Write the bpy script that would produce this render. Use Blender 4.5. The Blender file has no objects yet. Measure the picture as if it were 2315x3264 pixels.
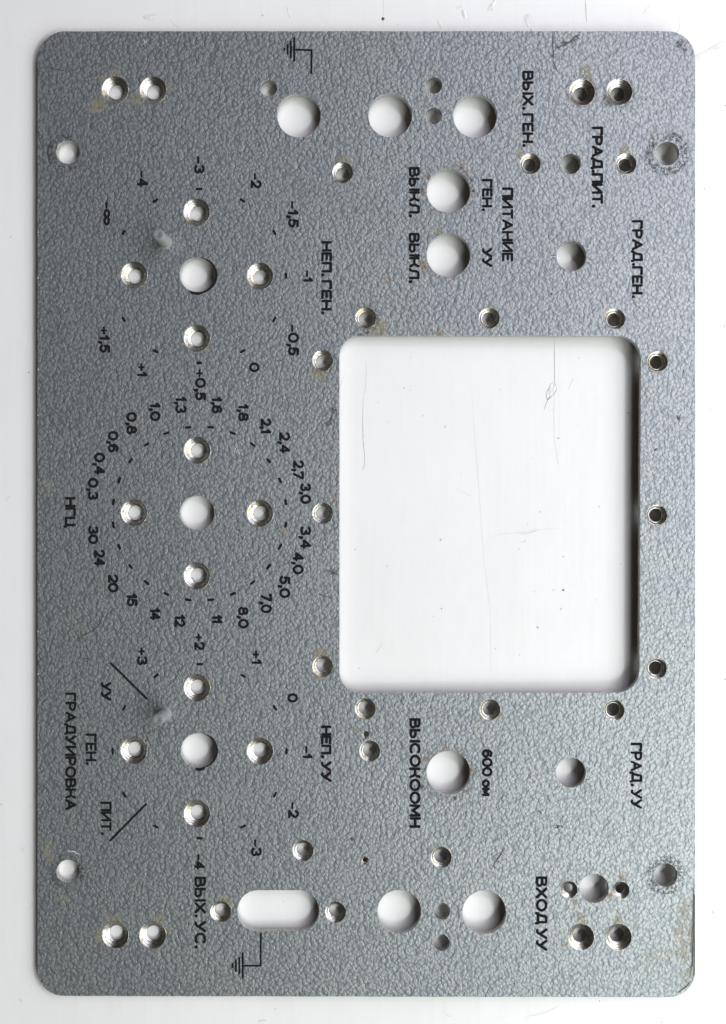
import bpy, bmesh, math, random
from mathutils import Matrix, Vector
from mathutils.geometry import delaunay_2d_cdt
random.seed(7)
C = bpy.context.scene.collection
SC = bpy.context.scene
PI = math.pi
# ---------------------------------------------------------------- frame of the panel
S = 0.0001                      # one tenth of a millimetre
CX, CY = 1157.5, 1632.0         # centre of the face plate in tenths of a millimetre
T = 0.0016                      # sheet thickness
TILT = math.radians(0.63)       # the right side stands on two studs behind it
H = 0.25
def L(px, py, z=0.0):           # tenths of a millimetre on the drawing -> panel space (metres)
    return Vector(((px - CX) * S, (CY - py) * S, z))
LEFT = (119 - CX) * S
ROT = Matrix.Rotation(-TILT, 4, 'Y') @ Matrix.Rotation(math.radians(0.05), 4, 'X')
M = Matrix.Translation((0, 0, 0.0003 - min((ROT @ L(x, y, -T)).z for x in (119, 2217) for y in (99, 3180)))) @ ROT

# ---------------------------------------------------------------- camera
cam = bpy.data.cameras.new('camera'); co = bpy.data.objects.new('camera', cam); C.objects.link(co)
cam.sensor_fit = 'VERTICAL'; cam.sensor_height = 24.0
cam.lens = 24.0 * H / (3264 * S)
cam.clip_start = 0.01; cam.clip_end = 20
co.matrix_world = M @ Matrix.Translation((0, 0, H))
SC.camera = co
CAMW = co.matrix_world.translation.copy()
def TP(px, py, z=0.0):          # the point of the white surface (world) that stands under a point of the drawing
    p = M @ L(px, py); d = p - CAMW
    t = (z - CAMW.z) / d.z
    q = CAMW + d * t
    return Vector((q.x, q.y, z))

# ---------------------------------------------------------------- world and light
w = bpy.data.worlds.new("World"); SC.world = w; w.use_nodes = True
bg = w.node_tree.nodes['Background']
bg.inputs[0].default_value = (1.0, 0.80, 0.62, 1); bg.inputs[1].default_value = 0.03
def area(name, az, width, z0, z1, col, power):
    """one upright window lamp right of the plate, turned towards it; the bay-like arc is made up"""
    l = bpy.data.lights.new(name, 'AREA'); l.shape = 'RECTANGLE'
    l.size = z1 - z0; l.size_y = width; l.energy = power; l.color = col
    o = bpy.data.objects.new(name, l); C.objects.link(o); a = math.radians(az)
    o.location = (LAMP_ARC * math.cos(a), LAMP_ARC * math.sin(a), (z0 + z1) / 2); o.rotation_euler = (0, PI / 2, a)
# dim window light below, bright sky strip on top; outer lamps added to wrap it round; bluer towards the top of the picture, greener towards the bottom
LAMP_ARC = 0.78
for az, k in ((54, 0.72), (18, 0.96), (-18, 1.16), (-54, 1.02)):
    tint = (0.915, 0.90, 1.0) if az > 0 else (0.96, 1.0, 0.97)
    area('window_lower_lamp', az, 0.49, 0.23, 0.70, tint, 3.2 * k)
    area('window_sky_lamp', az, 0.49, 0.705, 0.83, tint, 3.5 * k)
SC.view_settings.view_transform = 'Standard'; SC.view_settings.look = 'None'
SC.view_settings.exposure = 0.0; SC.view_settings.gamma = 1.0

# ---------------------------------------------------------------- material helpers
class NT:
    def __init__(s, name):
        s.m = bpy.data.materials.new(name); s.m.use_nodes = True
        s.t = s.m.node_tree; s.b = s.t.nodes['Principled BSDF']
        s.tc = s.t.nodes.new('ShaderNodeTexCoord')
        s.obj = s.tc.outputs['Object']
    def n(s, typ, **kw):
        nd = s.t.nodes.new('ShaderNode' + typ)
        for k, v in kw.items(): setattr(nd, k, v)
        return nd
    def put(s, inp, v):
        if isinstance(v, bpy.types.NodeSocket): s.t.links.new(v, inp)
        else: inp.default_value = v
    def math(s, op, a, b=None, c=None, clamp=False):
        nd = s.n('Math', operation=op, use_clamp=clamp); s.put(nd.inputs[0], a)
        if b is not None: s.put(nd.inputs[1], b)
        if c is not None: s.put(nd.inputs[2], c)
        return nd.outputs[0]
    def vec(s, op, a, b=None, scale=None):
        nd = s.n('VectorMath', operation=op); s.put(nd.inputs[0], a)
        if b is not None: s.put(nd.inputs[1], b)
        if scale is not None: s.put(nd.inputs['Scale'], scale)
        return nd.outputs['Value'] if op in ('DISTANCE', 'LENGTH', 'DOT_PRODUCT') else nd.outputs[0]
    def noise(s, vec, scale, detail=3, rough=0.5, dist=0.0):
        nd = s.n('TexNoise'); s.put(nd.inputs['Vector'], vec); nd.inputs['Scale'].default_value = scale
        nd.inputs['Detail'].default_value = detail; nd.inputs['Roughness'].default_value = rough
        nd.inputs['Distortion'].default_value = dist
        return nd.outputs['Fac'], nd.outputs['Color']
    def rng(s, v, a, b, c=0.0, d=1.0, smooth=False):
        nd = s.n('MapRange'); nd.clamp = True
        if smooth: nd.interpolation_type = 'SMOOTHSTEP'
        s.put(nd.inputs[0], v)
        for i, x in enumerate((a, b, c, d)): s.put(nd.inputs[i + 1], x)
        return nd.outputs[0]
    def mix(s, f, a, b):
        nd = s.n('Mix', data_type='RGBA'); s.put(nd.inputs[0], f); s.put(nd.inputs[6], a); s.put(nd.inputs[7], b)
        return nd.outputs[2]
    def bump(s, h, dist, strength=1.0, normal=None):
        nd = s.n('Bump'); nd.inputs['Strength'].default_value = strength; nd.inputs['Distance'].default_value = dist
        s.put(nd.inputs['Height'], h)
        if normal is not None: s.put(nd.inputs['Normal'], normal)
        return nd.outputs[0]
    def set(s, **kw):
        for k, v in kw.items(): s.put(s.b.inputs[k.replace('_', ' ')], v)
        return s.m
def col(r, g, b): return (r, g, b, 1.0)

def hammer_height(k):
    """knobbly cells of hammered enamel, in metres"""
    f, c = k.noise(k.obj, 260, 3, 0.6)
    off = k.vec('SCALE', k.vec('SUBTRACT', c, (0.5, 0.5, 0.5)), scale=0.0016)
    p = k.vec('ADD', k.obj, off)
    v = k.n('TexVoronoi', feature='SMOOTH_F1'); k.put(v.inputs['Vector'], p)
    v.inputs['Scale'].default_value = 930; v.inputs['Smoothness'].default_value = 0.25
    v.inputs['Randomness'].default_value = 1.0
    v2 = k.n('TexVoronoi', feature='SMOOTH_F1'); k.put(v2.inputs['Vector'], p)
    v2.inputs['Scale'].default_value = 1900; v2.inputs['Smoothness'].default_value = 0.3
    d = v.outputs['Distance']
    h = k.math('MULTIPLY', k.math('MULTIPLY', d, d), -1.0)
    h = k.math('MULTIPLY_ADD', v2.outputs['Distance'], -0.42, h)
    nf, _ = k.noise(k.obj, 120, 2)
    h = k.math('MULTIPLY_ADD', nf, 0.5, h)
    return h, d

STAINS = {
 'yellow': [(315,332,24),(300,345,14),(328,246,12),(369,236,13),(436,316,19),(534,276,12),(1867,222,16),(1875,242,14),(1658,488,14),(1700,498,9),
   (1093,512,20),(1212,1044,26),(1190,1058,20),(1006,1186,15),(1025,1200,15),(907,1697,11),(915,1680,8),(1016,2082,14),(1034,2084,14),(1012,2158,12),(1036,2158,12),
   (1258,2324,6),(1140,2324,9),(1983,2797,12),(1943,2858,10),(1530,2294,9),(1596,2282,10),(1854,2930,15),(1968,2935,14),
   (1835,2873,11),(154,2692,13),(150,2720,14),(160,2740,10),(200,2864,12),(352,2930,14),(378,2926,12),(314,2976,13),(316,2996,10),(492,2930,14),(515,2928,14),(536,2966,12),
   (717,2867,16),(730,2882,10),(1404,1062,12),(153,1543,13),(1800,3010,9),(1396,735,14),(1990,480,16),(1455,2300,5)],
 'rust': [(1361,561,9),(1465,530,9),(1490,547,7),(1347,613,8),(1509,611,6),(1353,848,13),(1346,838,8),(1237,887,8),(929,971,6),(1418,2383,9),(1460,2388,9),
   (1361,2420,9),(1505,2455,7),(1510,2472,6),(1487,2519,7),(1064,1594,8),(1942,2852,7),(947,2830,6)],
 'dark': [(1470,540,5),(1505,578,6),(1348,603,6),(1345,2508,5),(1451,2543,5),(1065,1310,12),(1055,1345,13),(1045,1352,8),(1064,1825,12),(1050,1822,9),(1939,326,14),(1930,312,9),
   (1780,150,9),(1800,140,10),(1825,132,9),(1840,118,8),(1764,180,7),(1170,1062,8),(1150,1066,8),(150,1590,5),(153,1575,6),(2162,1332,6),(2166,1338,5),(1759,937,4),
   (2091,1432,4),(1776,2634,5),(1782,2632,4),(1605,2706,6),(1597,2722,5),(1585,2745,6),(1575,2762,5),(262,2030,9),(255,2040,6),(1122,2675,6),(762,1690,3.5),(1646,2845,3),
   (185,2190,8),(160,2205,8),(800,3018,0.1),(2170,140,14),(2182,160,10),(960,100,0.1),(2058,316,3),
   (178,2752,11),(168,2772,10),(172,2797,10),(195,2738,9),(226,2736,8),(168,485,12),(172,503,10),(166,466,8),(2208,2980,7),(2206,3030,9),(2200,3090,9)],
}
def blobs(k, lst, p):
    acc = None
    for (x, y, r) in lst:
        if r < 1: continue
        q = L(x, y)
        d = k.vec('DISTANCE', p, (q.x, q.y, 0.0))
        m = k.rng(d, r * S * 1.3, r * S * 0.65)
        acc = m if acc is None else k.math('MAXIMUM', acc, m)
    return acc

def mat_paint():
    k = NT('grey_hammered_enamel')
    h, d = hammer_height(k)
    fl = k.n('VectorMath', operation='MULTIPLY'); k.put(fl.inputs[0], k.obj); fl.inputs[1].default_value = (1, 1, 0)
    _, wc = k.noise(k.obj, 900, 2)
    p = k.vec('ADD', fl.outputs[0], k.vec('MULTIPLY', k.vec('SUBTRACT', wc, (0.5, 0.5, 0.5)), (0.0022, 0.0022, 0)))
    nA, _ = k.noise(k.obj, 22, 3); nB, _ = k.noise(k.obj, 420, 2)
    c = k.mix(k.rng(nA, 0.35, 0.65), col(0.196, 0.203, 0.206), col(0.217, 0.223, 0.221))
    c = k.mix(k.rng(nB, 0.42, 0.62, 0, 0.5), c, col(0.165, 0.186, 0.200))
    # darker colour in the troughs between the knobs
    c = k.mix(k.rng(d, 0.34, 0.60, 0, 0.75), c, col(0.13, 0.145, 0.155))
    # faint long wipe marks of old dirt
    n3, _ = k.noise(k.vec('MULTIPLY', k.obj, (1, 0.3, 1)), 90, 4, 0.6)
    c = k.mix(k.rng(n3, 0.66, 0.78, 0, 0.35), c, col(0.17, 0.165, 0.14))
    c = k.vec('SCALE', c, scale=1.98)
    g1, _ = k.noise(k.obj, 1300, 3, 0.6); g1 = k.rng(g1, 0.40, 0.54)
    ym = k.math('MULTIPLY', blobs(k, STAINS['yellow'], p), g1)
    c = k.mix(k.math('MULTIPLY', ym, 0.82), c, col(0.21, 0.175, 0.07))
    rm = k.math('MULTIPLY', blobs(k, STAINS['rust'], p), g1)
    c = k.mix(k.math('MULTIPLY', rm, 0.9), c, col(0.24, 0.11, 0.035))
    dm = k.math('MULTIPLY', blobs(k, STAINS['dark'], p), g1)
    c = k.mix(k.math('MULTIPLY', dm, 0.85), c, col(0.035, 0.035, 0.03))
    # grime ring round the fixing holes, where screw heads sat
    acc = None
    for (x, y, r0, r1, a) in [(209,487,44,62,1.0),(2127,489,46,72,1.0),(216,2777,38,60,1.0),(2122,2790,40,64,0.9),(1430,608,72,88,0.45),(1430,813,72,84,0.35),(1430,2463,72,90,0.45),(1855,294,44,54,0.6),(1974,293,44,54,0.6),(1166,1013,34,48,0.6),(1029,1149,34,46,0.6),(2096,1153,34,42,0.6),(2094,1642,34,42,0.5),(1093,550,34,46,0.5),(1822,816,48,54,0.5)]:
        q = L(x, y); dd = k.vec('DISTANCE', fl.outputs[0], (q.x, q.y, 0.0))
        m = k.math('MULTIPLY', k.rng(dd, (r0 - 5) * S, r0 * S), k.rng(dd, (r1 + 4) * S, (r1 - 4) * S))
        m = k.math('MULTIPLY', m, a)
        acc = m if acc is None else k.math('MAXIMUM', acc, m)
    g2, _ = k.noise(k.obj, 1000, 4, 0.75, 0.6); g2 = k.rng(g2, 0.49, 0.55); g4, _ = k.noise(k.obj, 130, 2); g2 = k.math('MULTIPLY', g2, k.rng(g4, 0.36, 0.48, 0.35, 1.0))
    sm = k.math('MULTIPLY', acc, g2)
    c = k.mix(k.math('MULTIPLY', sm, 1.0), c, col(0.05, 0.052, 0.055))
    # big beige wear at the lower right corner, green-brown film on the left edge
    q = L(2190, 3000); e = k.vec('SUBTRACT', p, (q.x, q.y, 0)); e = k.vec('MULTIPLY', e, (3.4, 1.0, 0))
    wm = k.rng(k.vec('LENGTH', e), 0.0165, 0.0125)
    q = L(2110, 3070); e = k.vec('SUBTRACT', p, (q.x, q.y, 0)); e = k.vec('MULTIPLY', e, (1.0, 1.4, 0))
    wm = k.math('MAXIMUM', wm, k.math('MULTIPLY', k.rng(k.vec('LENGTH', e), 0.0085, 0.0035), 0.6))
    g3, _ = k.noise(k.obj, 190, 5, 0.75, 0.8); wm = k.math('MULTIPLY', wm, k.rng(g3, 0.45, 0.55))
    c = k.mix(k.math('MULTIPLY', wm, 0.9), c, col(0.27, 0.262, 0.225))
    flat = k.math('SUBTRACT', 1.0, k.math('MULTIPLY', k.math('MAXIMUM', ym, sm), 0.5))
    hh = k.math('MULTIPLY', h, flat)
    nrm = k.bump(hh, 0.00016, 1.0)
    stn = k.math('MAXIMUM', k.math('MAXIMUM', ym, rm), k.math('MAXIMUM', dm, sm)); stn = k.math('MAXIMUM', stn, k.math('MULTIPLY', wm, 0.6))
    k.set(Base_Color=c, Roughness=0.62, Metallic=k.math('MULTIPLY_ADD', stn, -0.75, 0.93), Normal=nrm)
    return k.m
def mat_print():
    k = NT('black_engraving_paint')
    h, d = hammer_height(k)
    n, _ = k.noise(k.obj, 2500, 2)
    k.set(Base_Color=k.mix(k.rng(n, 0.45, 0.7), col(0.010, 0.010, 0.012), col(0.025, 0.025, 0.026)), Roughness=0.85)
    k.b.inputs['Specular IOR Level'].default_value = 0.03
    return k.m
def mat_metal(name, base, rough, rings=True, grime=0.5):
    k = NT(name)
    oi = k.n('ObjectInfo'); rnd = oi.outputs['Random']
    cmb = k.n('CombineXYZ'); k.put(cmb.inputs[0], k.math('MULTIPLY', rnd, 3.1)); k.put(cmb.inputs[1], k.math('MULTIPLY', rnd, 7.7))
    p = k.vec('ADD', k.obj, cmb.outputs[0])
    n, _ = k.noise(p, 900, 3, 0.6); n2, _ = k.noise(p, 300, 2, 0.6)
    c = k.mix(k.rng(n, 0.52, 0.66, 0, grime), base, col(0.16, 0.15, 0.12))
    c = k.mix(k.rng(n2, 0.56, 0.68, 0, grime), c, col(0.42, 0.36, 0.18))
    if rings:
        r = k.vec('LENGTH', k.obj)
        rr = k.math('MULTIPLY_ADD', n, 0.00010, r)
        wv = k.math('SINE', k.math('MULTIPLY', rr, 21000.0))
        wv2 = k.math('SINE', k.math('MULTIPLY', rr, 9100.0))
        hgt = k.math('ADD', wv, k.math('ADD', wv2, k.math('MULTIPLY', n, 1.5)))
        nm = k.bump(hgt, 0.000016, 1.0)
    else:
        nm = k.bump(n, 0.00004, 1.0)
    k.set(Base_Color=c, Metallic=1.0, Roughness=k.rng(n, 0.3, 0.7, rough, rough + 0.22), Normal=nm)
    return k.m
def mat_table():
    k = NT('white_gloss_paint')
    st = k.vec('MULTIPLY', k.obj, (1.0, 0.04, 1.0))
    s1, _ = k.noise(st, 420, 4, 0.6)             # brush lines along the sill
    n1, _ = k.noise(k.obj, 14, 4, 0.55); n2, _ = k.noise(k.obj, 190, 4, 0.6)
    sp, _ = k.noise(k.obj, 260, 2, 0.5)
    c = k.mix(k.rng(n1, 0.35, 0.65), col(0.80, 0.80, 0.795), col(0.775, 0.775, 0.765))
    c = k.mix(k.rng(s1, 0.55, 0.80, 0, 0.25), c, col(0.70, 0.70, 0.69))
    c = k.mix(k.rng(sp, 0.755, 0.79, 0, 0.75), c, col(0.34, 0.33, 0.30))
    g, _ = k.noise(k.vec('ADD', k.obj, (0.3, 0.2, 0)), 60, 5, 0.7)
    c = k.mix(k.rng(g, 0.68, 0.80, 0, 0.35), c, col(0.60, 0.59, 0.54))
    h = k.math('ADD', k.math('MULTIPLY', s1, 0.10), k.math('ADD', k.math('MULTIPLY', n1, 2.0), k.math('MULTIPLY', n2, 0.16)))
    k.set(Base_Color=c, Roughness=0.38, Normal=k.bump(h, 0.0006, 0.55))
    return k.m
def mat_plain(name, c, rough, metallic=0.0):
    k = NT(name); n, _ = k.noise(k.obj, 700, 3)
    k.set(Base_Color=k.mix(k.rng(n, 0.35, 0.65), c, tuple(x * 0.8 for x in c[:3]) + (1,)), Roughness=rough, Metallic=metallic, Normal=k.bump(n, 0.00005, 0.6))
    return k.m
PAINT = mat_paint(); PRINT = mat_print()
CUT = mat_metal('machined_aluminium', col(0.50, 0.49, 0.465), 0.23, True, 0.8)
EDGE = mat_metal('sheared_aluminium_edge', col(0.52, 0.52, 0.50), 0.42, False, 0.4)
BACK = mat_plain('dull_back_of_plate', col(0.12, 0.11, 0.10), 0.7)
PIN = mat_plain('grey_green_painted_pin', col(0.20, 0.225, 0.215), 0.5)
TABLE = mat_table()
WHITE = mat_plain('white_paint_ridge', col(0.79, 0.79, 0.78), 0.35)
CRACK = mat_plain('grey_crack_dirt', col(0.47, 0.46, 0.45), 0.6)
FAINT = mat_plain('pale_crack_dirt', col(0.71, 0.70, 0.69), 0.6)
SCUFF = mat_plain('dark_scratch', col(0.055, 0.055, 0.05), 0.6)
BRIGHT = mat_plain('bare_aluminium_scratch', col(0.72, 0.71, 0.68), 0.4, 0.2)
BLACK = mat_plain('flat_black', col(0.008, 0.008, 0.008), 0.5)

# ---------------------------------------------------------------- object helpers
def link(name, bm_or_me, mats, parent=None, label=None):
    if isinstance(bm_or_me, bmesh.types.BMesh):
        me = bpy.data.meshes.new(name); bm_or_me.to_mesh(me); bm_or_me.free()
        for m in mats: me.materials.append(m)
    else: me = bm_or_me
    o = bpy.data.objects.new(name, me); C.objects.link(o)
    if parent: o.parent = parent
    if label: o['label'] = label
    return o
def smooth(bm):
    for f in bm.faces: f.smooth = True

# ---------------------------------------------------------------- the white surface
tb = bmesh.new()
X0, X1, Y0, Y1, D = -0.62, 0.60, -0.75, 0.75, -0.035
loops = []
for ins, z in ((0.003, 0.0), (0.001, -0.001), (0.0, -0.004), (0.0, D)):
    loops.append([tb.verts.new((x, y, z)) for x, y in ((X0+ins, Y0+ins), (X1-ins, Y0+ins), (X1-ins, Y1-ins), (X0+ins, Y1-ins))])
tb.faces.new(loops[0]); tb.faces.new(list(reversed(loops[-1])))
for a, b in zip(loops, loops[1:]):
    for i in range(4): tb.faces.new((a[i], b[i], b[(i+1) % 4], a[(i+1) % 4]))
table = link('tabletop', tb, [TABLE]); table['kind'] = 'structure'

def ribbon(bm, pts, wd, zoff, taper=True, wob=0.25):
    n = len(pts); prev = None
    for i, p in enumerate(pts):
        a = pts[max(0, i-1)]; b = pts[min(n-1, i+1)]
        t = (b - a); t.z = 0; t.normalize(); nn = Vector((-t.y, t.x, 0))
        f = min(1, 0.25 + 3 * min(i, n-1-i) / n) if taper else 1
        f *= 1 + random.uniform(-wob, wob)
        v = (bm.verts.new(p + nn * wd * f / 2 + Vector((0, 0, zoff))), bm.verts.new(p - nn * wd * f / 2 + Vector((0, 0, zoff))))
        if prev: bm.faces.new((prev[0], prev[1], v[1], v[0]))
        prev = v
def dens(pts, n=8, jit=0.0):
    """Catmull-Rom through pixel-like points"""
    P = [pts[0]] + list(pts) + [pts[-1]]; out = []
    for i in range(1, len(P) - 2):
        for s in range(n):
            t = s / n; q = []
            for c in (0, 1):
                a, b, d, e = P[i-1][c], P[i][c], P[i+1][c], P[i+2][c]
                q.append(0.5 * (2*b + (d-a)*t + (2*a-5*b+4*d-e)*t*t + (3*b-a-3*d+e)*t**3) + random.uniform(-jit, jit))
            out.append(tuple(q))
    out.append(pts[-1]); return out
def crack(pts, wd, mat, jit=0.6, name='paint_crack'):
    bm = bmesh.new(); ribbon(bm, [TP(*p) for p in dens(pts, 8, jit)], wd * S, 0.00003)
    return link(name, bm, [mat], table)
def ridge(pts, wd, hh, jit=0.3):
    """a raised line of white paint: half a flattened tube"""
    bm = bmesh.new(); P = [TP(*p) for p in dens(pts, 8, jit)]; n = len(P); prev = None
    for i, p in enumerate(P):
        t = P[min(n-1, i+1)] - P[max(0, i-1)]; t.normalize(); nn = Vector((-t.y, t.x, 0))
        f = max(0.05, min(1, 5 * min(i, n-1-i) / n)) * random.uniform(0.93, 1.07)
        row = [bm.verts.new(p + nn * math.cos(a) * wd * S / 2 * f + Vector((0, 0, -0.00002 + math.sin(a) * hh * 0.32 * S * f))) for a in [PI * j / 8 for j in range(9)]]
        if prev:
            for j in range(8): bm.faces.new((prev[j], row[j], row[j+1], prev[j+1]))
        prev = row
    smooth(bm)
    return link('paint_ridge', bm, [WHITE], table)
# cracks and ridges seen inside the big window
crack([(1768,1080),(1768,1180),(1768,1216)], 2.2, CRACK); crack([(1768,1250),(1766,1330),(1768,1400),(1775,1450),(1779,1483)], 1.6, FAINT)
crack([(1768,1216),(1757,1224),(1746,1245),(1742,1262),(1747,1273),(1760,1262),(1770,1250),(1774,1235),(1768,1216)], 2.4, CRACK)
crack([(1768,1218),(1765,1240),(1755,1262),(1746,1275),(1738,1297),(1735,1306)], 2.2, CRACK)
ridge([(1772,1222),(1764,1246),(1752,1270)], 9, 2.0); ridge([(1834,1196),(1826,1215),(1816,1236),(1812,1240)], 6, 1.4)
crack([(1168,1150),(1168,1200),(1165,1240),(1160,1262)], 1.6, FAINT); crack([(1158,1266),(1157,1320),(1158,1400),(1163,1460),(1160,1490),(1155,1499)], 1.7, CRACK, 0.4)
crack([(1500,1200),(1515,1400),(1530,1600),(1545,1800),(1563,1960),(1563,2190)], 0.6, FAINT, 0.3)
crack([(1560,1720),(1590,1705),(1650,1697),(1720,1688),(1780,1684)], 1.0, FAINT); crack([(1650,1700),(1690,1698),(1712,1690)], 1.2, CRACK)
crack([(1195,2085),(1207,2070),(1220,2049)], 2.6, FAINT); crack([(1088,1230),(1092,1210),(1102,1192)], 1.6, FAINT)
crack([(1450,1555),(1490,1575),(1510,1585)], 1.2, FAINT)
crack([(1655,1725),(1674,1727),(1675,1718)], 1.8, FAINT)
# ridges and dents outside the plate
ridge([(2205,190),(2225,182),(2252,172),(2280,155),(2305,140),(2330,132)], 22, 3.5)
ridge([(2222,172),(2250,164),(2275,148),(2300,136)], 7, 2.0)
crack([(1866,0),(1868,40),(1871,72)], 1.8, CRACK); crack([(1222,0),(1223,30),(1222,90)], 1.2, FAINT)
ridge([(1554,38),(1562,25),(1572,12),(1578,-5)], 10, 2.2); ridge([(1476,30),(1480,45),(1484,60)], 12, 2.6); ridge([(1455,28),(1465,22),(1482,24)], 8, 2.0)
ridge([(1690,90),(1700,100),(1714,108)], 10, 2.0); ridge([(1395,62),(1402,76),(1410,92)], 8, 1.8); ridge([(916,18),(920,40),(928,62)], 6, 1.5)
ridge([(2050,48),(2062,30),(2074,20)], 7, 1.5); ridge([(535,52),(555,76),(575,92)], 4, 1.0); ridge([(1690,48),(1680,70),(1690,90)], 9, 1.8)
ridge([(2160,70),(2170,64),(2165,95),(2150,105)], 6, 1.5); crack([(2226,315),(2240,302),(2255,292)], 2, FAINT)
ridge([(1410,3215),(1425,3235),(1440,3240)], 5, 1.2); crack([(1680,3240),(1735,3228),(1785,3205)], 2.0, FAINT)
crack([(100,2870),(103,2884),(92,2895)], 1.6, FAINT); crack([(20,1600),(24,1586),(34,1584)], 2, FAINT); crack([(820,3260),(835,3252),(850,3254)], 3.2, FAINT)
crack([(60,2700),(74,2712),(78,2690)], 1.6, FAINT); crack([(2268,2910),(2272,2905),(2278,2918)], 3, CRACK)
def fleck_mesh(bm, centre, r, z, n=9, h=0.00004, seed=None):
    ring = []
    for i in range(n):
        a = 2 * PI * i / n; rr = r * random.uniform(0.6, 1.15)
        ring.append((math.cos(a) * rr, math.sin(a) * rr))
    b0 = [bm.verts.new(centre + Vector((x, y, z))) for x, y in ring]
    b1 = [bm.verts.new(centre + Vector((x * 0.8, y * 0.8, z + h))) for x, y in ring]
    bm.faces.new(b1)
    for i in range(n): bm.faces.new((b0[i], b0[(i+1) % n], b1[(i+1) % n], b1[i]))
def table_fleck(px, py, r, mat, name='dirt_speck'):
    bm = bmesh.new(); fleck_mesh(bm, TP(px, py), r * S * 0.85, 0.00002, 10); return link(name, bm, [mat], table)
o = table_fleck(1222, 60, 7, SCUFF, 'paint_chip'); o['label'] = 'black chip in the white paint above the plate'
for x, y, r, m in [(1267,79,2,CRACK),(1309,1140,3,FAINT),(1289,1237,2.4,CRACK),(1308,1244,2.4,CRACK),(1206,1283,2,CRACK),(1349,1325,4,FAINT),(1133,1751,3,CRACK),(1236,1805,4,FAINT),
    (1408,1940,4,CRACK),(1796,1881,4.5,CRACK),(1765,1881,2.5,CRACK),(1722,1631,3,CRACK),(1910,1615,2.6,CRACK),(1714,2000,5,CRACK),(1790,1941,5,FAINT),(1383,1964,2,CRACK),(1846,1141,2.6,CRACK),
    (94,487,1.8,CRACK),(93,1187,2.4,SCUFF),(2245,602,3,CRACK),(2265,1305,2.5,CRACK),(2312,2165,4,CRACK),(2247,2350,2.4,CRACK),(2312,337,3,CRACK),(80,112,3,FAINT),(35,755,3,CRACK),(2255,3067,2.6,CRACK),
    (1912,3190,3,CRACK),(2110,3258,3,CRACK),(4,2564,3,CRACK),(1655,1750,2.4,CRACK),(1146,2130,2.6,CRACK),(1580,2068,2.4,CRACK),(1657,2088,2.4,CRACK),(1240,1345,3,FAINT),(1420,1360,5,FAINT),
    (1683,1672,2.4,CRACK),(1796,1775,3,CRACK)]:
    table_fleck(x, y, r, m)
k_ol = mat_plain('olive_drip', col(0.62, 0.63, 0.42), 0.5)
for x, y, r in [(1405,1720,5),(1796,1881,5.5),(1704,1886,2.5)]: table_fleck(x, y, r, k_ol, 'olive_paint_drop')
def flake(px, py, w_, h_, rot):
    """a lifted round blister of white paint"""
    bm = bmesh.new(); c = TP(px, py); rows = []
    for i in range(4):
        f = 1 - i / 4
        rows.append([bm.verts.new(c + Vector((math.cos(a+rot)*w_*S*f*(1+.12*math.sin(3*a)), math.sin(a+rot)*h_*S*f*(1+.1*math.cos(2*a)), -0.00002 + 0.00008*(1-f*f)))) for a in [2*PI*j/14 for j in range(14)]])
    for a, b in zip(rows, rows[1:]):
        for j in range(14): bm.faces.new((a[j], a[(j+1) % 14], b[(j+1) % 14], b[j]))
    bm.faces.new(rows[-1]); smooth(bm); return link('paint_blister', bm, [WHITE], table)
flake(1567, 22, 9, 16, 0.4); flake(1478, 44, 8, 10, 0); flake(2312, 1040, 8, 9, 0); flake(1755, 1248, 8, 20, -0.35); flake(1684, 60, 16, 22, 0.2); flake(480, 55, 26, 14, 0.3)

# ---------------------------------------------------------------- the panel
root = bpy.data.objects.new('instrument_panel', None); C.objects.link(root)
root.matrix_world = M
root['label'] = 'grey hammered metal instrument panel with round holes, black Cyrillic lettering and a large square opening'
root['category'] = 'front panel'

BIG = [(367,287),(488,287),(627,676),(428,877),(829,880),(628,1078),(629,1435),(428,1634),(829,1636),(628,1835),(628,2192),(427,2391),(829,2394),(628,2593),(368,2979),(487,2980),
       (1855,294),(1974,293),(1852,2987),(1972,2987)]
SMALL = [(1093,550),(1691,522),(1996,522),(1166,1013),(1560,1014),(1960,1017),(1029,1149),(2096,1153),(1029,1636),(2094,1642),(1029,2124),(2093,2131),(1165,2259),(1562,2262),(1958,2264),
         (1179,2394),(966,2711),(1407,2733),(704,2905),(1070,2907)]
LITTLE = [(1814,2836),(1980,2838)]
TINY = [(1166,2342),(1164,2743)]
PLAIN = [(953,368,69),(1244,368,69),(1515,370,69),(1430,608,69),(1430,813,69),(1430,2463,69),(1273,2906,69),(1544,2908,69),
         (629,876,54.5),(629,1635,54.5),(632,2392,54.5),(1822,816,47),(1820,2463,47),(1894,2832,46),
         (217,485,36.5),(2127,489,37.5),(217,2777,36),(2122,2790,37),
         (857,281,26),(1383,272,26),(1382,369,26),(1408,2905,26),(1407,3005,26),(1819,522,32)]
def circle(x, y, r, n=48, wob=0.25):
    ph = [random.uniform(0, 6.28) for _ in range(3)]
    out = []
    for i in range(n):
        a = 2 * PI * i / n
        rr = r + wob * (math.sin(3*a+ph[0]) + 0.7 * math.sin(7*a+ph[1]) + 0.5 * math.sin(13*a+ph[2]))
        out.append((x + rr * math.cos(a), y - rr * math.sin(a)))
    return out
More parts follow.
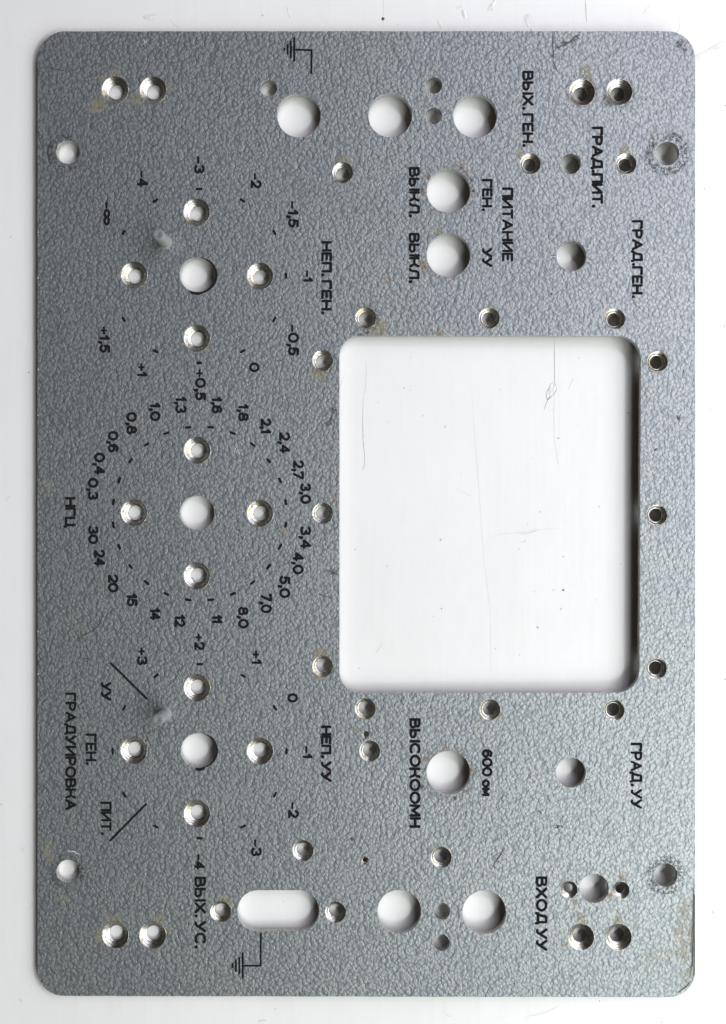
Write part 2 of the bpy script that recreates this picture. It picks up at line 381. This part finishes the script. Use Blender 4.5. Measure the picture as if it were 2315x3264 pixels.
def rrect(x0, y0, x1, y1, r, n=12, wob=0.0):
    if not isinstance(r, tuple): r = (r,) * 4
    out = []
    for (cx, cy, a0, rr) in ((x1-r[0], y0+r[0], 0, r[0]), (x0+r[1], y0+r[1], 90, r[1]), (x0+r[2], y1-r[2], 180, r[2]), (x1-r[3], y1-r[3], 270, r[3])):
        for i in range(n + 1):
            a = math.radians(a0 + 90 * i / n)
            out.append((cx + rr * math.cos(a), cy - rr * math.sin(a)))
    # break the long sides up and roughen them a little
    res = []
    for i, p in enumerate(out):
        q = out[(i+1) % len(out)]; d = math.hypot(q[0]-p[0], q[1]-p[1]); m = max(1, int(d / 30))
        for j in range(m):
            t = j / m; res.append((p[0] + (q[0]-p[0])*t + (random.uniform(-wob, wob) if m > 1 else 0), p[1] + (q[1]-p[1])*t + (random.uniform(-wob, wob) if m > 1 else 0)))
    return res
outer = rrect(119, 99, 2217, 3177, (88, 90, 84, 84), wob=0.6)
outer = [(x, y + (0 if y < 1600 else (x - 1100) * 0.0022)) for x, y in outer]
window = [(x - (y - 1640) * 0.0045 * (1 if x > 1600 else 0), y) for x, y in rrect(1083, 1071, 2040, 2208, (72, 64, 66, 72), wob=0.5)]
slot = rrect(758, 2838, 1017, 2968, 64.5)
loops_px = [(outer, -1), (window, 1), (slot, 1)]
for (x, y) in BIG: loops_px.append((circle(x, y, 43, 40, 0.35), 1))
for (x, y) in SMALL: loops_px.append((circle(x, y, 33.5, 36, 0.35), 1))
for (x, y) in LITTLE: loops_px.append((circle(x, y, 28.5, 32, 0.3), 1))
for (x, y) in TINY: loops_px.append((circle(x, y, 12.5, 20, 0.3), 1))
for (x, y, r) in PLAIN: loops_px.append((circle(x, y, r, 56 if r > 40 else 40), 1))
def offset(lp, d):
    """move a loop by d along its outward normal (loops run counter-clockwise in panel space)"""
    n = len(lp); P = [L(*p) for p in lp]; out = []
    for i in range(n):
        t = (P[(i+1) % n] - P[i-1]); t.normalize(); out.append(P[i] + Vector((t.y, -t.x, 0)) * d)
    return out
bm = bmesh.new(); CH = 0.00012; tops = []; edges = []
for lp, sgn in loops_px:
    A = offset(lp, sgn * CH); n = len(lp)
    a = [bm.verts.new(p) for p in A]
    b = [bm.verts.new(p * 1.0 + Vector((0, 0, -CH * 0.35))) for p in offset(lp, sgn * CH * 0.35)]
    c = [bm.verts.new(L(*p, -CH)) for p in lp]
    d = [bm.verts.new(L(*p, -T)) for p in lp]
    tops.append((a, d))
    for r0, r1, mi in ((a, b, 0), (b, c, 0 if sgn < 0 else 1), (c, d, 1)):
        for i in range(n):
            j = (i+1) % n
            f = bm.faces.new((r0[i], r1[i], r1[j], r0[j]) if sgn < 0 else (r0[j], r1[j], r1[i], r0[i])); f.material_index = mi
verts2, edges2, tv, bv_ = [], [], [], []
for (a, d) in tops:
    s0 = len(verts2); n = len(a)
    verts2 += [Vector((v.co.x, v.co.y)) * 1000 for v in a]; tv += a; bv_ += d
    edges2 += [(s0 + i, s0 + (i+1) % n) for i in range(n)]
V, E, F, ov, oe, of = delaunay_2d_cdt(verts2, edges2, [], 0, 1e-6, True)
polys2 = []; s0 = 0
for (a, d) in tops:
    P = verts2[s0:s0+len(a)]; s0 += len(a)
    polys2.append((P, min(p.x for p in P), max(p.x for p in P), min(p.y for p in P), max(p.y for p in P)))
def inside(P, x, y):
    c = False; n = len(P)
    for i in range(n):
        p, q = P[i], P[i-1]
        if (p.y > y) != (q.y > y) and x < (q.x-p.x)*(y-p.y)/(q.y-p.y)+p.x: c = not c
    return c
for f in F:
    cx_ = sum(V[i].x for i in f)/3; cy_ = sum(V[i].y for i in f)/3
    if not inside(polys2[0][0], cx_, cy_): continue
    if any(a <= cx_ <= b and c <= cy_ <= d and inside(P, cx_, cy_) for (P, a, b, c, d) in polys2[1:]): continue
    ids = [ov[i][0] for i in f]
    bm.faces.new([tv[i] for i in ids]).material_index = 0
    bm.faces.new([bv_[i] for i in reversed(ids)]).material_index = 2
bmesh.ops.recalc_face_normals(bm, faces=bm.faces)
face_plate = link('face_plate', bm, [PAINT, EDGE, BACK], root)

def countersink_mesh(R, r, depth, n=40):
    bm = bmesh.new(); prof = [(R + 0.3, -0.2), (R + 0.1, 0.1), (R - 0.8, -0.4), (R - 3.0, -2.4), (r + 5.0, -depth + 3.0), (r + 2.6, -depth + 0.6), (r, -depth), (r, -T / S + 0.1)]
    rows = []
    for i, (q, z) in enumerate(prof):
        rows.append([bm.verts.new(((q + (0.35 * math.sin(5*a + i) + 0.25 * math.sin(11 * a))*(1 if i < 4 else 0.5)) * S * math.cos(a), q * S * math.sin(a), z * S)) for a in [2*PI*j/n for j in range(n)]])
    for a, b in zip(rows, rows[1:]):
        for j in range(n): bm.faces.new((a[j], b[j], b[(j+1) % n], a[(j+1) % n]))
    smooth(bm)
    bmesh.ops.recalc_face_normals(bm, faces=bm.faces)
    return bm
def place_set(lst, R, r, depth):
    first = None
    for (x, y) in lst:
        if first is None: o = first = link('countersink', countersink_mesh(R, r, depth), [CUT], root)
        else: o = first.copy(); C.objects.link(o)
        o.location = L(x, y); o.rotation_euler = (0, 0, random.uniform(0, 6.28))
place_set(BIG, 43, 23, 14); place_set(SMALL, 33.5, 20.5, 10); place_set(LITTLE, 28.5, 15, 11); place_set(TINY, 12.5, 8.5, 5)

# staking marks like little rays round two holes
def plate_marks(name, lines, wd, mat, label=None, z=0.00003, taper=True):
    bm = bmesh.new()
    for i, ln in enumerate(lines): ribbon(bm, [L(*p) for p in dens(ln, 6, 0.25)], wd * S, z + i * 2e-6, taper)
    return link(name, bm, [mat], root, label)
for (cx, cy) in ((1822, 816), (1820, 2463)):
    for a in (20, 75, 128, 178, 232, 286, 340):
        lines = []
        for da in (-2.5, 2.5):
            aa = math.radians(a + da + random.uniform(-1, 1)); r0, r1 = 50, random.uniform(58, 66)
            lines.append([(cx + r0*math.cos(aa), cy - r0*math.sin(aa)), (cx + r1*math.cos(aa + 0.03), cy - r1*math.sin(aa + 0.03))])
        plate_marks('staking_mark', lines[:1], 1.8, SCUFF); plate_marks('staking_mark', lines[1:], 1.8, BRIGHT)
plate_marks('scratch', [[(1762,104),(1763,150),(1764,195)], [(1764,195),(1770,212),(1778,228)], [(1762,210),(1768,222)]], 3.2, SCUFF)
plate_marks('scratch', [[(1778,152),(1800,142),(1818,132),(1835,116),(1848,112)]], 4.5, SCUFF)
plate_marks('scratch', [[(150,215),(178,220),(208,226)]], 2.4, SCUFF); plate_marks('scratch', [[(170,136),(174,146),(180,152)]], 2.0, SCUFF)
plate_marks('scratch', [[(2017,951),(2022,968),(2036,978),(2053,992)]], 1.6, SCUFF)
plate_marks('scratch', [[(248,2038),(262,2026),(285,2016),(308,2000),(322,1980),(330,1955)]], 2.6, SCUFF)
plate_marks('scratch', [[(263,2097),(276,2099),(289,2100)]], 2.6, SCUFF); plate_marks('scratch', [[(282,2085),(278,2110),(284,2130)]], 1.6, SCUFF)
plate_marks('scratch', [[(1612,2696),(1604,2705),(1598,2722),(1588,2736),(1576,2752),(1566,2771)]], 3.0, SCUFF); plate_marks('scratch', [[(1578,2722),(1590,2728),(1575,2745)]], 2, SCUFF)
plate_marks('scratch', [[(1012,1893),(1035,1899),(1060,1908)]], 2.4, SCUFF); plate_marks('scratch', [[(1050,1818),(1062,1824),(1078,1830)]], 3.2, SCUFF)
plate_marks('scratch', [[(1040,1352),(1052,1340),(1062,1318),(1070,1306)]], 3.0, SCUFF)
plate_marks('scratch', [[(884,1148),(893,1151),(907,1143)]], 2.0, SCUFF); plate_marks('scratch', [[(481,470),(494,464),(505,460)]], 2.4, SCUFF)
plate_marks('scratch', [[(1714,2584),(1722,2588),(1728,2593)]], 3.0, SCUFF); plate_marks('scratch', [[(1774,2628),(1779,2636),(1777,2642)], [(1778,2634),(1788,2633),(1796,2638)]], 4.0, SCUFF)
plate_marks('scratch', [[(1704,3084),(1714,3087)]], 3.5, SCUFF); plate_marks('scratch', [[(1998,2651),(2005,2653)]], 3.5, SCUFF)
plate_marks('scratch', [[(2214,2850),(2213,2950),(2214,3050),(2212,3110)]], 4.0, SCUFF, taper=False); plate_marks('scratch', [[(2208,2880),(2206,2980),(2205,3080),(2196,3118)]], 2.2, SCUFF)
plate_marks('scratch', [[(2203,3126),(2186,3146),(2160,3164)]], 4.0, SCUFF)
plate_marks('bright_scratch', [[(214,2711),(226,2714),(238,2714),(246,2720),(256,2724)]], 3.4, BRIGHT)
plate_marks('bright_scratch', [[(460,126),(462,134),(461,140)], [(466,128),(467,138)]], 2.2, BRIGHT)
plate_marks('bright_scratch', [[(752,1412),(756,1422),(748,1436),(749,1446)], [(757,1430),(761,1442),(764,1450)]], 2.6, BRIGHT)
plate_marks('bright_scratch', [[(233,2000),(244,2004),(256,2004),(268,2012)]], 3.6, mat_plain('yellow_bare_scratch', col(0.55, 0.50, 0.28), 0.3, 0.6))
plate_marks('bright_scratch', [[(1512,2676),(1518,2682)]], 4, BRIGHT)
for k_ in range(16):                              # chipped paint on the left edge
    y = random.uniform(300, 3000); fx = bmesh.new(); fleck_mesh(fx, L(121.5, y), random.uniform(1.5, 3.2) * S, -0.00002, 7); link('edge_chip', fx, [BRIGHT if k_ % 2 else SCUFF], root)
for x, y, r in [(2162,1333,6),(1759,937,3.8),(2091,1432,3.6),(1122,2675,5.5),(762,1690,3.2),(1345,2509,4),(1451,2543,4.5),(1509,609,4.5),(1472,534,4),(2183,2060,3),(2058,318,3),(966,2131,2.6),(975,2134,2.2),(2002,1316,2.4),(1988,2438,2)]:
    fx = bmesh.new(); fleck_mesh(fx, L(x, y), r * S, 0.00002, 8); link('black_speck', fx, [SCUFF], root)

plate_marks('scratch', [[(164,449),(156,468),(153,488),(156,507),(162,521)]], 4.5, SCUFF)
plate_marks('scratch', [[(2210,2830),(2211,2900),(2210,2990),(2208,3080)]], 3.0, SCUFF, taper=False)
# ---------------------------------------------------------------- locating pins
def pin(px, py, lean):
    bm = bmesh.new(); n = 32; r = 19.0; hh = 73
    prof = [(r + 6, 0.4), (r + 2.5, 1.5), (r + 0.4, 5), (r, 14), (r - 0.2, hh - 2.5), (r - 1.0, hh - 0.7), (r - 2.6, hh), (5.5, hh - 0.2), (4.8, hh - 0.7), (2.6, hh - 0.4), (1.2, hh - 0.9)]
    rows = [[bm.verts.new((q*S*math.cos(a) + lean[0]*z*S, q*S*math.sin(a) + lean[1]*z*S, z*S)) for a in [2*PI*j/n for j in range(n)]] for q, z in prof]
    for a, b in zip(rows, rows[1:]):
        for j in range(n): bm.faces.new((a[j], a[(j+1) % n], b[(j+1) % n], b[j]))
    bm.faces.new(rows[-1]); smooth(bm)
    o = link('locating_pin', bm, [PIN], root); o.location = L(px, py); return o
pin(524, 771, (-0.01, -0.02)); pin(523, 2277, (-0.02, 0.02))

# short studs behind the plate; the right side stands higher
for (x, y) in ((2140, 760), (2140, 2520), (200, 900), (200, 2500)):
    bm = bmesh.new(); bmesh.ops.create_cone(bm, cap_ends=True, segments=24, radius1=0.0024, radius2=0.0024, depth=0.0030)
    o = link('spacer_stud', bm, [EDGE], root); hgt = (M @ L(x, y, -T)).z; o.scale = (1, 1, hgt / 0.0030 * 0.995); o.location = L(x, y, -T - hgt * 0.5)

# ---------------------------------------------------------------- stroke lettering
def arc(cx, cy, rx, ry, a0, a1, n=10):
    return [(cx + rx * math.cos(math.radians(a0 + (a1-a0) * i / n)), cy + ry * math.sin(math.radians(a0 + (a1-a0) * i / n))) for i in range(n+1)]
bow = lambda x, y0, y1, w_: [(0, y1), (x, y1)] + arc(x, (y0+y1)/2, w_, (y1-y0)/2, 80, -80, 8) + [(x, y0), (0, y0)]
G = {
 'А': (.78, [[(0,0),(.39,1),(.78,0)], [(.14,.32),(.64,.32)]]),
 'В': (.66, [[(0,0),(0,1)], bow(.36,.54,1,.22), bow(.40,0,.54,.26)]),
 'Г': (.58, [[(0,0),(0,1),(.56,1),(.58,.93)]]),
 'Д': (.84, [[(0,-.14),(.02,.08),(.82,.08),(.84,-.14)], [(.10,.08),(.22,.55),(.26,.92),(.34,1),(.74,1),(.74,.08)]]),
 'Е': (.56, [[(.56,0),(0,0),(0,1),(.56,1)], [(0,.52),(.46,.52)]]),
 'И': (.70, [[(0,1),(0,0),(.70,1),(.70,0)]]),
 'К': (.70, [[(0,0),(0,1)], [(0,.5),(.45,.5)], [(.70,1),(.65,.92),(.61,.70),(.48,.5),(.61,.30),(.65,.08),(.70,0)]]),
 'Л': (.76, [[(0,.02),(.10,.05),(.16,.25),(.18,.72),(.26,.96),(.36,1),(.76,1),(.76,0)]]),
 'М': (.84, [[(0,0),(0.02,1),(.42,.25),(.82,1),(.84,0)]]),
 'Н': (.68, [[(0,0),(0,1)], [(.68,0),(.68,1)], [(0,.5),(.68,.5)]]),
 'О': (.84, [arc(.42,.5,.42,.5,90,450,26)]),
 'П': (.66, [[(0,0),(0,1),(.66,1),(.66,0)]]),
 'Р': (.62, [[(0,0),(0,1)], bow(.34,.42,1,.28)]),
 'С': (.76, [arc(.42,.5,.42,.5,52,308,20)]),
 'Т': (.66, [[(0,1),(.66,1)], [(.33,0),(.33,1)]]),
 'У': (.70, [[(0,1),(.36,.36)], [(.70,1),(.28,.12),(.18,.0),(.04,.02)]]),
 'Х': (.70, [[(0,0),(.70,1)], [(.70,0),(0,1)]]),
 'Ц': (.78, [[(0,1),(0,0),(.76,0),(.78,-.20)], [(.64,0),(.64,1)]]),
 'Ы': (.92, [[(0,0),(0,1)], bow(.34,0,.54,.24), [(.92,0),(.92,1)]]),
 'о': (.66, [arc(.33,.34,.31,.34,90,450,20)]), 'м': (.62, [[(0,0),(0,.66),(.31,.15),(.62,.66),(.62,0)]]),
 '.': (.12, [[(.06,.02),(.07,.06)]]), ',': (.14, [[(.08,.07),(.10,-.02),(.03,-.22)], [(.05,.06),(.12,.04)]]),
 ' ': (.26, []), '-': (.52, [[(0,.36),(.52,.36)]]), '+': (.56, [[(0,.40),(.56,.40)], [(.28,.12),(.28,.68)]]),
 '0': (.74, [arc(.37,.5,.37,.5,90,450,26)]),
 '1': (.26, [[(.02,.72),(.10,.84),(.24,1)], [(.24,1),(.22,0)]]),
 '2': (.62, [arc(.31,.68,.30,.32,165,-25,12) + [(.44,.34),(.16,.10),(.03,.02),(.10,.01),(.62,0)]]),
 '3': (.62, [arc(.30,.755,.28,.245,150,-80,10) + arc(.30,.26,.32,.26,80,-150,12)]),
 '4': (.64, [[(.64,.30),(0,.30),(.44,1),(.47,1),(.47,0)]]),
 '5': (.60, [[(.56,1),(.10,1),(.05,.50)] + arc(.27,.33,.31,.32,130,-150,14)]),
 '6': (.64, [arc(.32,.31,.31,.31,90,450,18), [(.02,.36),(.02,.60)] + arc(.34,.66,.31,.34,178,45,8)]),
 '7': (.62, [[(0,.86),(0,1),(.62,1),(.60,.92),(.18,0)]]),
 '8': (.64, [arc(.32,.76,.25,.24,90,450,18), arc(.32,.27,.32,.27,90,450,20)]),
 '∞': (1.5, [arc(.38,.42,.36,.34,90,450,20), arc(1.12,.42,.36,.34,90,450,20)]),
}
def capsule_polys(pts, hw):
    """strip polygons with round ends along a polyline"""
    n = len(pts); closed = math.hypot(pts[0][0]-pts[-1][0], pts[0][1]-pts[-1][1]) < 1e-6
    if closed: pts = pts[:-1]; n -= 1
    Lr = []
    for i in range(n):
        if closed: a, b, c = pts[i-1], pts[i], pts[(i+1) % n]
        else: a, b, c = pts[max(0,i-1)], pts[i], pts[min(n-1,i+1)]
        def nrm(u, v):
            dx, dy = v[0]-u[0], v[1]-u[1]; l = math.hypot(dx, dy)
            return None if l < 1e-9 else (-dy/l, dx/l)
        n1, n2 = nrm(a, b), nrm(b, c); n1 = n1 or n2; n2 = n2 or n1
        mx, my = n1[0]+n2[0], n1[1]+n2[1]; l = math.hypot(mx, my)
        Lr.append((n1, n2, (mx/l, my/l, min(2/l, 2.6)) if l > 0.5 else (n1[0], n1[1], 1)))
    J = [random.uniform(0.90, 1.10) for _ in range(n)]
    polys = []
    for i in range(n if closed else n - 1):
        j = (i+1) % n; p, q = pts[i], pts[j]
        n1 = Lr[i][1]
        a = (p[0]+n1[0]*hw*J[i], p[1]+n1[1]*hw*J[i]); b = (p[0]-n1[0]*hw*J[i], p[1]-n1[1]*hw*J[i])
        c = (q[0]-n1[0]*hw*J[j], q[1]-n1[1]*hw*J[j]); d = (q[0]+n1[0]*hw*J[j], q[1]+n1[1]*hw*J[j])
        polys.append([a, b, c, d])
    for i in range(n):                           # round joints and ends
        n1, n2, m = Lr[i]; end = (not closed and i in (0, n-1)); bend = n1[0]*n2[0]+n1[1]*n2[1]
        if end or bend < 0.995:
            h_ = hw * J[i] * (1.0 if end or bend < .9 else 0.99)
            ph = random.uniform(0, 1); k = 9 if (end or bend < .8) else 7
            polys.append([(pts[i][0]+h_*math.cos(ph + 2*PI*t/k), pts[i][1]+h_*math.sin(ph + 2*PI*t/k)) for t in range(k)])
    return polys
def union_mesh(bm, polys, place):
    vs, fs = [], []
    for p in polys:
        ar = sum(p[i][0]*p[(i+1) % len(p)][1] - p[(i+1) % len(p)][0]*p[i][1] for i in range(len(p)))
        if ar < 0: p = p[::-1]
        s = len(vs); vs += [Vector(q) for q in p]; fs.append(list(range(s, s+len(p))))
    if not fs: return
    V, E, F, ov, oe, of = delaunay_2d_cdt(vs, [], fs, 0, 1e-5, True)
    bv = {}
    for f, o_ in zip(F, of):
        if not o_: continue
        t = []
        for i in f:
            if i not in bv: bv[i] = bm.verts.new(place(V[i]))
            t.append(bv[i])
        try: bm.faces.new(t)
        except ValueError: pass
ZL = 0.00004
def lettering(txt, x0, x1, y0, y1, hw=3.4, halo=None):
    """txt reads down the drawing between y0 and y1; letter tops point right from x0 to x1"""
    gap = 0.24; adv = 0; lay = []
    for ch in txt:
        wd, st = G[ch]; lay.append((ch, adv, st)); adv += wd + (gap if ch != ' ' else 0.0)
        if ch in '.,': adv -= 0.04
    tot = max([max(p[0] for s in st for p in s) + a for ch, a, st in lay if st])
    lo = min([min(p[0] for s in st for p in s) + a for ch, a, st in lay if st])
    su = (y1 - y0 - 2*hw) / (tot - lo); sv = (x1 - x0 - 2*hw)
    bm = bmesh.new()
    for ch, a, st in lay:
        polys = []
        for s in st:
            jx, jy = random.uniform(-.25, .25), random.uniform(-.25, .25)
            pts = [((p[0]+a-lo)*su + jx + random.uniform(-.18,.18), p[1]*sv + jy + random.uniform(-.18,.18)) for p in s]
            if math.hypot(s[0][0]-s[-1][0], s[0][1]-s[-1][1]) < 1e-6: pts[-1] = pts[0]
            polys += capsule_polys(pts, 1.20 * hw * (1.25 if ch == '.' else (0.8 if ch in '-+' and hw < 3.6 else 1)))
        union_mesh(bm, polys, lambda v: L(x0 + hw + v.y, y0 + hw + v.x, ZL))
    for f in bm.faces:
        if f.normal.z == 0: f.normal_update()
        if f.normal.z < 0: f.normal_flip()
    return link('lettering', bm, [PRINT], root, 'black lettering reading "%s"' % txt.replace('∞', 'infinity'))
def stroke(name, lines, hw, label=None):
    bm = bmesh.new(); polys = []
    for ln in lines: polys += capsule_polys([(p[0] + random.uniform(-.2,.2), p[1] + random.uniform(-.2,.2)) for p in ln], hw)
    union_mesh(bm, polys, lambda v: L(v.x, v.y, ZL))
    for f in bm.faces:
        f.normal_update()
        if f.normal.z < 0: f.normal_flip()
    return link(name, bm, [PRINT], root, label)
for t in [
 ("ВЫХ. ГЕН.",1666,1701,226,467),("ГРАД.ПИТ.",1887,1922,404,661,3.6),("ГРАД.ГЕН.",2015,2049,702,949),("ПИТАНИЕ",1601,1636,598,833),("ГЕН.",1537,1570,571,672),("УУ",1537,1569,791,851),
 ("ВЫКЛ.",1304,1338,533,692,3.5),("ВЫКЛ.",1304,1338,743,901,3.4),("НЕП. ГЕН.",1025,1058,769,1001),
 ("-1,5",919,952,640,725),("-2",800,834,551,600),("-3",620,653,498,553),("-4",438,472,544,596,3.3),("-∞",329,356,643,718),("+1,5",318,351,1040,1124),("+1",438,470,1158,1199),("+0,5",623,656,1177,1276),
 ("0",795,828,1156,1186),("-0,5",919,953,1034,1133),("-1",968,998,861,898),
 ("1,3",560,595,1264,1317),("1,6",676,708,1265,1318),("1,0",479,512,1284,1342),("0,8",404,437,1314,1384),("0,6",345,378,1374,1442),("0,4",301,335,1443,1513),("0,3",281,314,1524,1593),
 ("30",282,314,1677,1734),("24",301,335,1753,1804),("20",345,378,1832,1888),("15",405,438,1892,1932),("14",479,512,1938,1977),("12",558,591,1960,1998),("11",677,709,1960,1986),
 ("8,0",760,793,1934,2003),("7,0",832,867,1893,1954),("5,0",891,925,1836,1906),("4,0",934,968,1761,1831),("3,4",958,992,1678,1749),("3,0",958,992,1541,1606),("2,7",935,969,1468,1528),
 ("2,4",891,925,1378,1445),("2,1",832,865,1334,1381),("1,8",760,793,1288,1343),
 ("+2",620,653,2019,2072),("+3",438,471,2063,2120),("+1",803,835,2073,2116),("0",917,950,2210,2239),("-1",965,996,2378,2416),("-2",919,953,2557,2607),("-3",801,835,2675,2729),("-4",620,653,2721,2771,3.3),
 ("ВЫХ. УС.",621,657,2795,3022),("НЕП. УУ",1024,1057,2313,2492,3.6),("ВЫСОКООМН",1306,1341,2290,2638,3.6),("600 ом",1537,1570,2389,2537,3.5),
 ("ГРАД. УУ",2011,2047,2368,2578),("ВХОД УУ",1709,1745,2794,3030,3.6),("НГЦ",208,242,1585,1682),("УУ",322,355,2174,2233),("ГЕН.",274,308,2339,2437,3.1),("ПИТ.",322,356,2556,2660,3.2),("ГРАДУИРОВКА",209,243,2208,2582,3.2)]:
    lettering(*t)
def tick(cx, cy, ang, R=277.3, ln=20, hw=4.0):
    """short dash lying across the radius of a dial"""
    a = math.radians(ang); x, y = cx + R*math.cos(a), cy - R*math.sin(a)
    a2 = a + PI/2 + random.uniform(-.09, .09); ln = (ln + random.uniform(-1.5, 1.5)) / 2 - hw; vx, vy = math.cos(a2)*ln, -math.sin(a2)*ln
    stroke('tick_mark', [[(x - vx, y - vy), (x, y), (x + vx, y + vy)]], hw + random.uniform(-.2, .3))
for a in range(0, 360, 30):
    if a != 180: tick(635, 879.5, a)
for i in range(24): tick(636.8, 1637, 7.5 + 15*i, 277.3, 21)
for a in range(0, 360, 30): tick(636.8, 2394.5, a, 277.3, 21, 3.7)
def line_pts(a, b, n=14): return [(a[0]+(b[0]-a[0])*i/n, a[1]+(b[1]-a[1])*i/n) for i in range(n+1)]
stroke('range_line', [line_pts((354,2114), (468,2227))], 3.4); stroke('range_line', [line_pts((466,2563), (352,2679))], 3.5)
stroke('ground_symbol', [line_pts((938.5,122),(938.5,193)), line_pts((927.6,132),(927.6,182)), line_pts((917.5,143),(917.5,171)), line_pts((907,155),(907,159),2)], 3.3, 'black earth symbol near the top edge')
stroke('ground_lead', [line_pts((944,158.5),(994,160),6) + line_pts((994,164),(993,233),8)], 3.1)
stroke('ground_symbol', [line_pts((774.5,3038),(774,3116)), line_pts((763.6,3053),(763.6,3103)), line_pts((752.5,3061),(752.5,3096)), line_pts((741.8,3072),(741.8,3084),3)], 3.1, 'black earth symbol near the bottom edge')
stroke('ground_lead', [line_pts((832,2975),(831,3078),8) + line_pts((828,3078),(779,3078.5),6)], 3.0)
def crescent(cx, cy, prof):
    """flat black crescent round one side of a shaft hole"""
    bm = bmesh.new(); prev = None; a = prof[0][0]
    while a >= prof[-1][0]:
        for (a0, r0), (a1, r1) in zip(prof, prof[1:]):
            if a0 >= a >= a1: t = (a0-a)/(a0-a1); r = r0 + (r1-r0)*t; break
        r = max(55.3, r + random.uniform(-.5, .5)); t = math.radians(a)
        v = (bm.verts.new(L(cx + 55.0*math.cos(t), cy - 55.0*math.sin(t), ZL*0.5)), bm.verts.new(L(cx + r*math.cos(t), cy - r*math.sin(t), ZL)))
        if prev: bm.faces.new((prev[0], v[0], v[1], prev[1]))
        prev = v; a -= 3
    for f in bm.faces:
        f.normal_update()
        if f.normal.z < 0: f.normal_flip()
    link('black_crescent', bm, [BLACK], root, 'black crescent along one side of a dial hole')
crescent(629, 876, [(78,55.3),(66,57.5),(35,62),(0,65.5),(-30,64.5),(-55,62),(-72,62),(-90,64.5),(-104,63.5),(-111,61),(-114,55.3)])
crescent(632, 2392, [(72,55.3),(62,58),(40,61.5),(0,64),(-30,63),(-52,60),(-66,59),(-73,64.5),(-85,66.5),(-95,64.5),(-99,61),(-101,55.3)])
